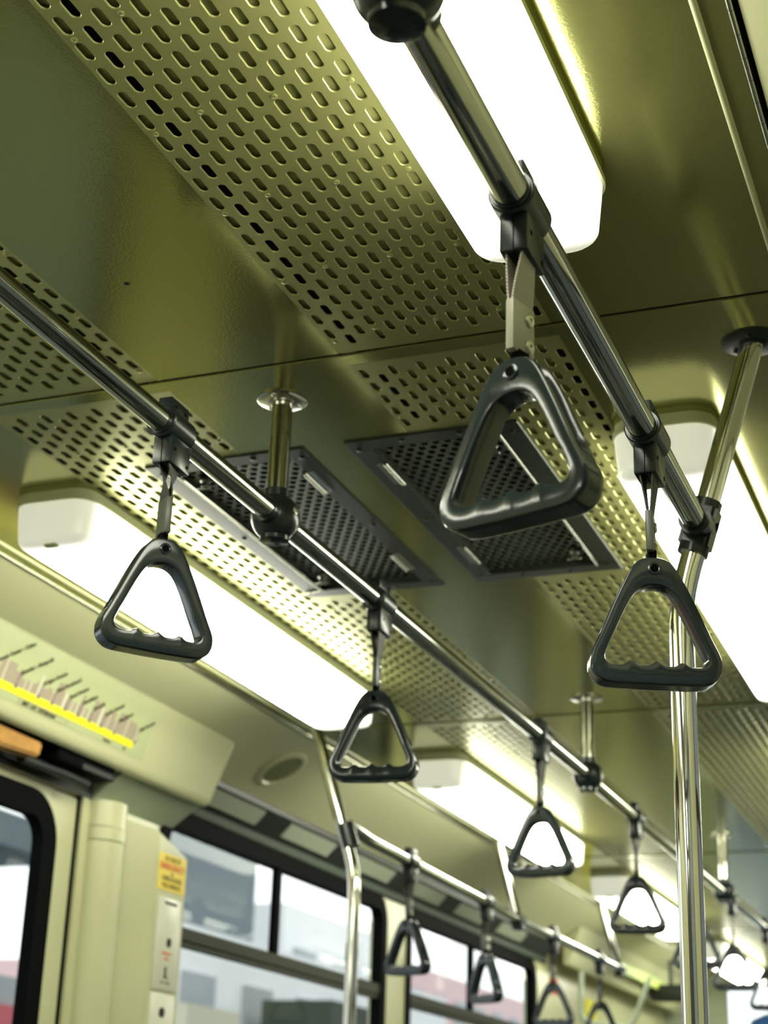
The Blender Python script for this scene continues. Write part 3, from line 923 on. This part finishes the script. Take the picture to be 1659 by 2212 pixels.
def make_handle():
    r = thing('strap_handle', (0, 0, 0), 'x', 'strap handle')
    c = MB()
    c.tube([(0, -.028, 0), (0, -.026, 0), (0, .026, 0), (0, .028, 0)], .0205, 28, True, radii=[.0188, .0205, .0205, .0188])
    c.tube([(0, -.031, 0), (0, .031, 0)], .0176, 28)
    c.box((-.0125, -.020, -.052), (.0125, .030, -.008), .0022, 2)
    c.box((-.0095, -.022, .010), (.0095, .024, .034), .002, 2)
    c.build('clamp', M['clamp'], r, smooth=38)
    for (y, z) in ((-.010, -.032), (.022, -.044), (.014, .024), (-.010, .024)):
        s = MB(); s.lathe([(.0026, .0), (.0026, .0006), (.0001, .0007)], (.0123 if z < 0 else .0093, y, z), (1, 0, 0), n=8)
        s.build('screw', M['black'], r.children[0])
    sm = MB(); sm.box((-.0004, -.0206, -.0526), (.0004, .0306, -.008)); sm.build('clamp_seam', M['black'], r.children[0])
    return r
def finish_handle(r, az, drop0=.050):
    baz = az * (.25 if abs(az) > .35 and abs(az) < .5 else 1)
    """strap twisting by az from the clamp to the buckle, buckle and grip turned by az"""
    zb = -.092
    for sgn in (-1, 1):
        mb = MB(); bm = mb.bm; prev = None; N = 12
        for k in range(N + 1):
            t = k / N; z = -drop0 + .012 + (zb - .004 + drop0 - .012) * t
            a = baz * (t * t * (3 - 2 * t))
            w = .0165 - .002 * t; off = sgn * (.0068 * (1 - t) + .0016)
            u = Vector((math.cos(a), math.sin(a), 0)); n_ = Vector((-math.sin(a), math.cos(a), 0))
            q = [bm.verts.new(Vector((0, 0, z)) + u * (off + e) + n_ * f) for e, f in ((-.0008, -w), (.0008, -w), (.0008, w), (-.0008, w))]
            if prev:
                for j in range(4): bm.faces.new((prev[j], prev[(j + 1) % 4], q[(j + 1) % 4], q[j]))
            else: bm.faces.new(q)
            prev = q
        bm.faces.new(list(reversed(prev)))
        mb.build('strap', M['web'] if r.get('pale') else M['web_shaded'], r, smooth=60)
    R4 = Matrix.Rotation(baz, 4, 'Z')
    b = MB(); b.box((-.0038, -.0155, -.139), (.0038, .0155, zb - .001), .0012, 2)
    bo = b.build('buckle', M['buckle'] if r.get('pale') else M['buckle_shaded'], r, smooth=30, M4=R4)
    if 'pale' in r: del r['pale']
    for z in (-.106, -.130):
        s = MB(); s.lathe([(.0060, 0), (.0060, .0012), (.0046, .0024), (.0022, .0024), (.0018, .0014), (.0001, .0014)], (.0036, .0075, z), (1, 0, 0), n=16)
        s.build('screw', M['screw'], bo, smooth=35, M4=R4)
    R4 = Matrix.Rotation(az, 4, 'Z')
    g = link('grip', GRIP, M['grip'] if not GRIP.materials else None, r, smooth=48)
    g.matrix_local = R4 @ Matrix.Translation((0, 0, -.286))
    # rivet ring at the top of the grip
    for sg in (-1, 1):
        e = MB(); e.lathe([(.0070, 0), (.0070, .0016), (.0054, .0022), (.0044, .0018), (.0042, .001), (.0001, .001)], (0, sg * .0128, .1265), (0, sg, 0), n=20)
        e.build('eyelet', M['grip'], g, smooth=35)
        e = MB(); e.lathe([(.0040, 0), (.0040, .0012), (.0001, .0012)], (0, sg * .0133, .1265), (0, sg, 0), n=14)
        e.build('pin_hole', M['black'], g)
    # neck where the webbing passes over the pin
    nk = MB(); nk.box((-.0045, -.0085, -.152), (.0045, .0085, -.136), .002, 2); nk.build('strap_end', M['black'], r, smooth=30, M4=R4)

HANDLES = [
    # x, y, z, azimuth(deg), label, group, pale
    (XR2, 1.150, ZR2, -18, 'biggest dark grey triangular handle on a pale ribbed strap, nearest the viewer', 'right rail', 1),
    (XR2, 1.640, ZR2, 24, 'dark triangular handle beside the right pole, second on the right rail', 'right rail', 0),
    (XR1 - .004, 1.606, ZR1, 50, 'dark triangular handle nearest on the centre rail, against the left light', 'centre rail', 0),
    (XR1 - .001, 2.300, ZR1, 8, 'black triangular handle second on the centre rail, at the light end', 'centre rail', 0),
    (XR1 + .005, 3.205, ZR1, -4, 'triangular handle third on the centre rail, against a blurred light', 'centre rail', 0),
    (XR1 + .010, 4.050, ZR1 - .004, 2, 'triangular handle fourth on the centre rail, left of the pole', 'centre rail', 0),
    (XR1 + .010, 4.800, ZR1 - .004, 0, 'triangular handle fifth on the centre rail, half hidden by the pole', 'centre rail', 0),
    (XR1 + .010, 5.420, ZR1 - .004, 8, 'small blurred handle sixth on the centre rail, right of the pole', 'centre rail', 0),
    (XR1 + .010, 6.120, ZR1 - .004, 10, 'small blurred handle seventh on the centre rail, at the right edge', 'centre rail', 0),
    (D(-1, .572), 4.040, ZS - .004, -22, 'handle nearest on the left window rail', 'window rail', 0),
    (D(-1, .572), 4.690, ZS - .013, -36, 'narrow turned handle second on the left window rail', 'window rail', 0),
    (D(-1, .572), 5.420, ZS - .019, -8, 'handle third on the left window rail, before the cream wall', 'window rail', 0),
    (D(-1, .572), 6.050, ZS - .021, 35, 'handle farthest on the left window rail', 'window rail', 0),
]
for (x, y, z, az, lb, gr, pale) in HANDLES:
    r = make_handle()
    r['label'] = lb; r['group'] = 'strap handles on the ' + gr
    if pale: r['pale'] = 1
    finish_handle(r, math.radians(az))
    r.location = (x, y, z)

# ------------------------------------------------------------------ ends, floor, seats
f = MB(); f.box((D(-1, DW + .05), Y_BACK - .05, -.05), (D(1, DW + .05), Y_END + .05, 0)); struct(f.build('floor', M['floor']))
f = MB(); f.box((D(-1, DW + .05), Y_BACK - .05, 0), (D(1, DW + .05), Y_BACK, 2.4)); struct(f.build('wall_near', M['lower']))
# far wall with a cab window and door opening
e = MB()
yf = Y_END - .02
for (x0, x1, z0, z1) in ((D(-1, DW), -1.62, 0, 2.4), (-1.62, D(1, DW), 0, 1.0), (-1.62, D(1, DW), 2.19, 2.4), (-.93, -.86, 1.0, 2.19), (D(1, DW) - .25, D(1, DW), 1.0, 2.19)):
    e.box((x0, yf, z0), (x1, yf + .06, z1))
struct(e.build('wall_far', M['greygreen']))
fw = MB(); fw.box((-1.62, yf + .02, 1.0), (D(1, DW) - .25, yf + .026, 2.19)); struct(fw.build('window_9', M['glass']))

for s, y0, y1, lb in ((-1, 3.7, 6.75, 'unseen dark bench along the left wall, added for the ceiling reflection'), (1, 3.7, 6.75, 'unseen dark bench along the right wall, added for the ceiling reflection'), (1, 1.7, 3.3, 'unseen short dark bench by the right door, added for the ceiling reflection')):
    bn = thing('reflection_bench', (D(s, .85), (y0 + y1) / 2, 0), lb, 'bench')  # benches added out of view for what the ceiling reflects
    T = Matrix.Translation(-bn.location)
    b = MB(); b.prism([(D(s, .60), .42), (D(s, .62), .45), (D(s, .95), .43), (D(s, 1.0), .85), (D(s, 1.028), .85), (D(s, 1.028), .38), (D(s, .62), .38)], y0, y1)
    b.build('seat_shell', M['seat'], bn, M4=T)
    b = MB(); b.box((D(s, .75), y0 + .05, 0), (D(s, 1.02), y1 - .05, .38)); b.build('base', M['darkgrey'], bn, M4=T)

# far clutter seen blurred at the end of the car
XW = D(-1, DW)
g = MB(); g.box((XW, 7.60, 1.66), (XW + .012, 7.80, 1.965), .003, 1)
tag(g.build('notice', M['yellow']), 'yellow notice on the left wall past the last window', 'notice')
g = MB(); g.box((XW, 7.02, 1.93), (XW + .006, 7.14, 2.0), .002, 1)
tag(g.build('notice', M['red']), 'small red notice on the left wall seen through a triangular handle', 'notice')
g = thing('monitor', (-1.74, 8.5, 2.06), 'small dark box hanging from the ceiling near the far end', 'monitor')
b = MB(); b.box((-.10, -.05, -.03), (.10, .05, .05), .01, 2); b.build('housing', M['darkgrey'], g, smooth=30)
b = MB(); b.tube([(0, 0, .05), (0, 0, .19)], .012, 12); b.build('bracket', M['darkgrey'], g, smooth=60)
sg = MB(); sg.box((D(-1, .875), 7.6, 2.085), (D(-1, .868), 8.6, 2.13)); 
o = sg.build('route_strip', M['lime']); tag(o, 'lime green printed strip on the far left cream panel box', 'sign')
ug = MB(); ug.tube(bend([(-1.78, 6.86, 2.0), (-1.78, 6.86, 1.80), (-1.58, 6.9, 1.78), (-1.50, 6.9, 1.98)], .04), .011, 12)
o = ug.build('pipe_hoop', M['greygreen'], smooth=60); tag(o, 'grey green pipe hoop beside the far window corner', 'pipe')
bl = thing('blue_stand_in', (-1.105, 7.5, 0), 'rounded blue pad, a stand-in on an added post, at the bottom right corner', 'dome')  # stand-in for a blue thing taken for a cap; post is added
b = MB(); b.tube([(0, 0, 1.66), (0, 0, 1.70), (0, 0, 1.80), (0, 0, 1.86), (0, 0, 1.885)], .1, 24, True, radii=[.09, .115, .115, .085, .03]); b.build('dome', M['blue'], bl, smooth=60)
b = MB(); b.tube([(0, 0, 0), (0, 0, 1.67)], .02, 16); b.build('post', M['darkgrey'], bl, smooth=60)

# ------------------------------------------------------------------ outside
def bld(name, lo, hi, m, lb, cat='building', bands=0):
    r = thing(name, ((lo[0] + hi[0]) / 2, (lo[1] + hi[1]) / 2, lo[2]), lb, cat)
    T = Matrix.Translation(-r.location)
    b = MB(); b.box(lo, hi); b.build('walls', m, r, M4=T)
    if bands:
        hh = (hi[2] - lo[2]) / bands
        nn = max(1, int((hi[1] - lo[1]) / 1.6))
        for k in range(bands):
            for j in range(nn):
                yy = lo[1] + (j + .25) * (hi[1] - lo[1]) / nn
                w = MB(); w.box((hi[0] - .02, yy, lo[2] + hh * (k + .35)), (hi[0] + .05, yy + .5 * (hi[1] - lo[1]) / nn, lo[2] + hh * (k + .75)))
                w.build('window', M['facade2'], r, M4=T)
    return r
gd = MB(); gd.box((-60, -20, -3.05), (40, 90, -3)); struct(gd.build('ground', M['roof']))
pw = MB(); pw.box((1.6, -14, -3), (1.9, 34, 7)); struct(pw.build('wall_daylight_block', M['platform']))  # unseen wall, added to block daylight from the right windows
bld('building', (-12.9, 22.4, -3), (-12, 25.0, 9), M['roof'], 'dark blue grey building behind the upper left pane of the first window')
bld('building', (-17, 26.2, -3), (-12, 31.5, 5.3), M['facade'], 'white building with grey windows behind the right pane of the first window', bands=3)
bld('building', (-26, 36, -3), (-14, 52, 5.6), M['facade3'], 'pinkish building outside the second window', bands=4)
bld('building', (-10.6, 18.4, -3), (-10, 29, 3.95), M['facade'], 'low white building with grey windows below the transom of the first window', bands=3)
bld('kiosk', (-9.4, 16.4, -3), (-8.6, 17.7, 2.75), M['sky2b'], 'cream box outside the lower part of the first window', 'kiosk')
bld('shed', (-9.6, 20.4, -3), (-8.6, 21.7, 3.15), M['darkgreen'], 'dark shed outside the lower right of the first window', 'shed')
bld('fence', (-8.8, 5.0, -3), (-8.7, 14.5, 2.68), M['facade2'], 'grey fence outside the lower door glass', 'fence')
bld('banner', (-8.66, 7.0, .8), (-8.6, 13.9, 2.42), M['pink'], 'pink red banner on the fence outside the door glass', 'banner')
r_ = bld('station_roof', (-9.4, 6, 3.78), (-8.6, 13.75, 4.08), M['roof'], 'dark roof edge outside the top of the left door glass', 'roof')
for yy in (-3.2, 3.0):
    b = MB(); b.box((-.1, yy - .1, -6.78), (.1, yy + .1, 0)); b.build('column', M['facade2'], r_)

# ------------------------------------------------------------------ world, camera
w = bpy.data.worlds.new('world'); bpy.context.scene.world = w; w.use_nodes = True
wn, wl = w.node_tree.nodes, w.node_tree.links
bg = wn['Background']
tc = wn.new('ShaderNodeTexCoord'); nz = wn.new('ShaderNodeTexNoise'); nz.inputs['Scale'].default_value = 3.0
wl.new(tc.outputs['Generated'], nz.inputs['Vector'])
rp_ = wn.new('ShaderNodeValToRGB')
rp_.color_ramp.elements[0].position = .35; rp_.color_ramp.elements[0].color = (.86, .9, .9, 1)
rp_.color_ramp.elements[1].position = .6; rp_.color_ramp.elements[1].color = (1, 1, 1, 1)
wl.new(nz.outputs['Fac'], rp_.inputs['Fac']); wl.new(rp_.outputs['Color'], bg.inputs['Color'])
bg.inputs['Strength'].default_value = 1.9

yaw, pitch, roll = [math.radians(a) for a in (21.68492062, 21.47676793, 1.94761288)]
fpx = 3552.333
cy, sy, cp, sp = math.cos(yaw), math.sin(yaw), math.cos(pitch), math.sin(pitch)
fwd = Vector((-sy * cp, cy * cp, sp)); right = Vector((cy, sy, 0)); up = right.cross(fwd)
r2 = right * math.cos(roll) + up * math.sin(roll); u2 = -right * math.sin(roll) + up * math.cos(roll)
cam = bpy.data.cameras.new('camera'); co = bpy.data.objects.new('camera', cam); col.objects.link(co)
co.matrix_world = Matrix(((r2.x, u2.x, -fwd.x, CAM.x), (r2.y, u2.y, -fwd.y, CAM.y), (r2.z, u2.z, -fwd.z, CAM.z), (0, 0, 0, 1)))
cam.sensor_fit = 'VERTICAL'; cam.sensor_height = 36.0; cam.lens = fpx / 2212 * 36.0
cam.clip_start = .02; cam.clip_end = 300
cam.dof.use_dof = True; cam.dof.focus_distance = 1.68; cam.dof.aperture_fstop = 7.0
sc = bpy.context.scene
sc.camera = co
sc.view_settings.view_transform = 'Standard'; sc.view_settings.look = 'None'
sc.view_settings.exposure = 0.0; sc.view_settings.gamma = 1.0; sc.view_settings.use_curve_mapping = False
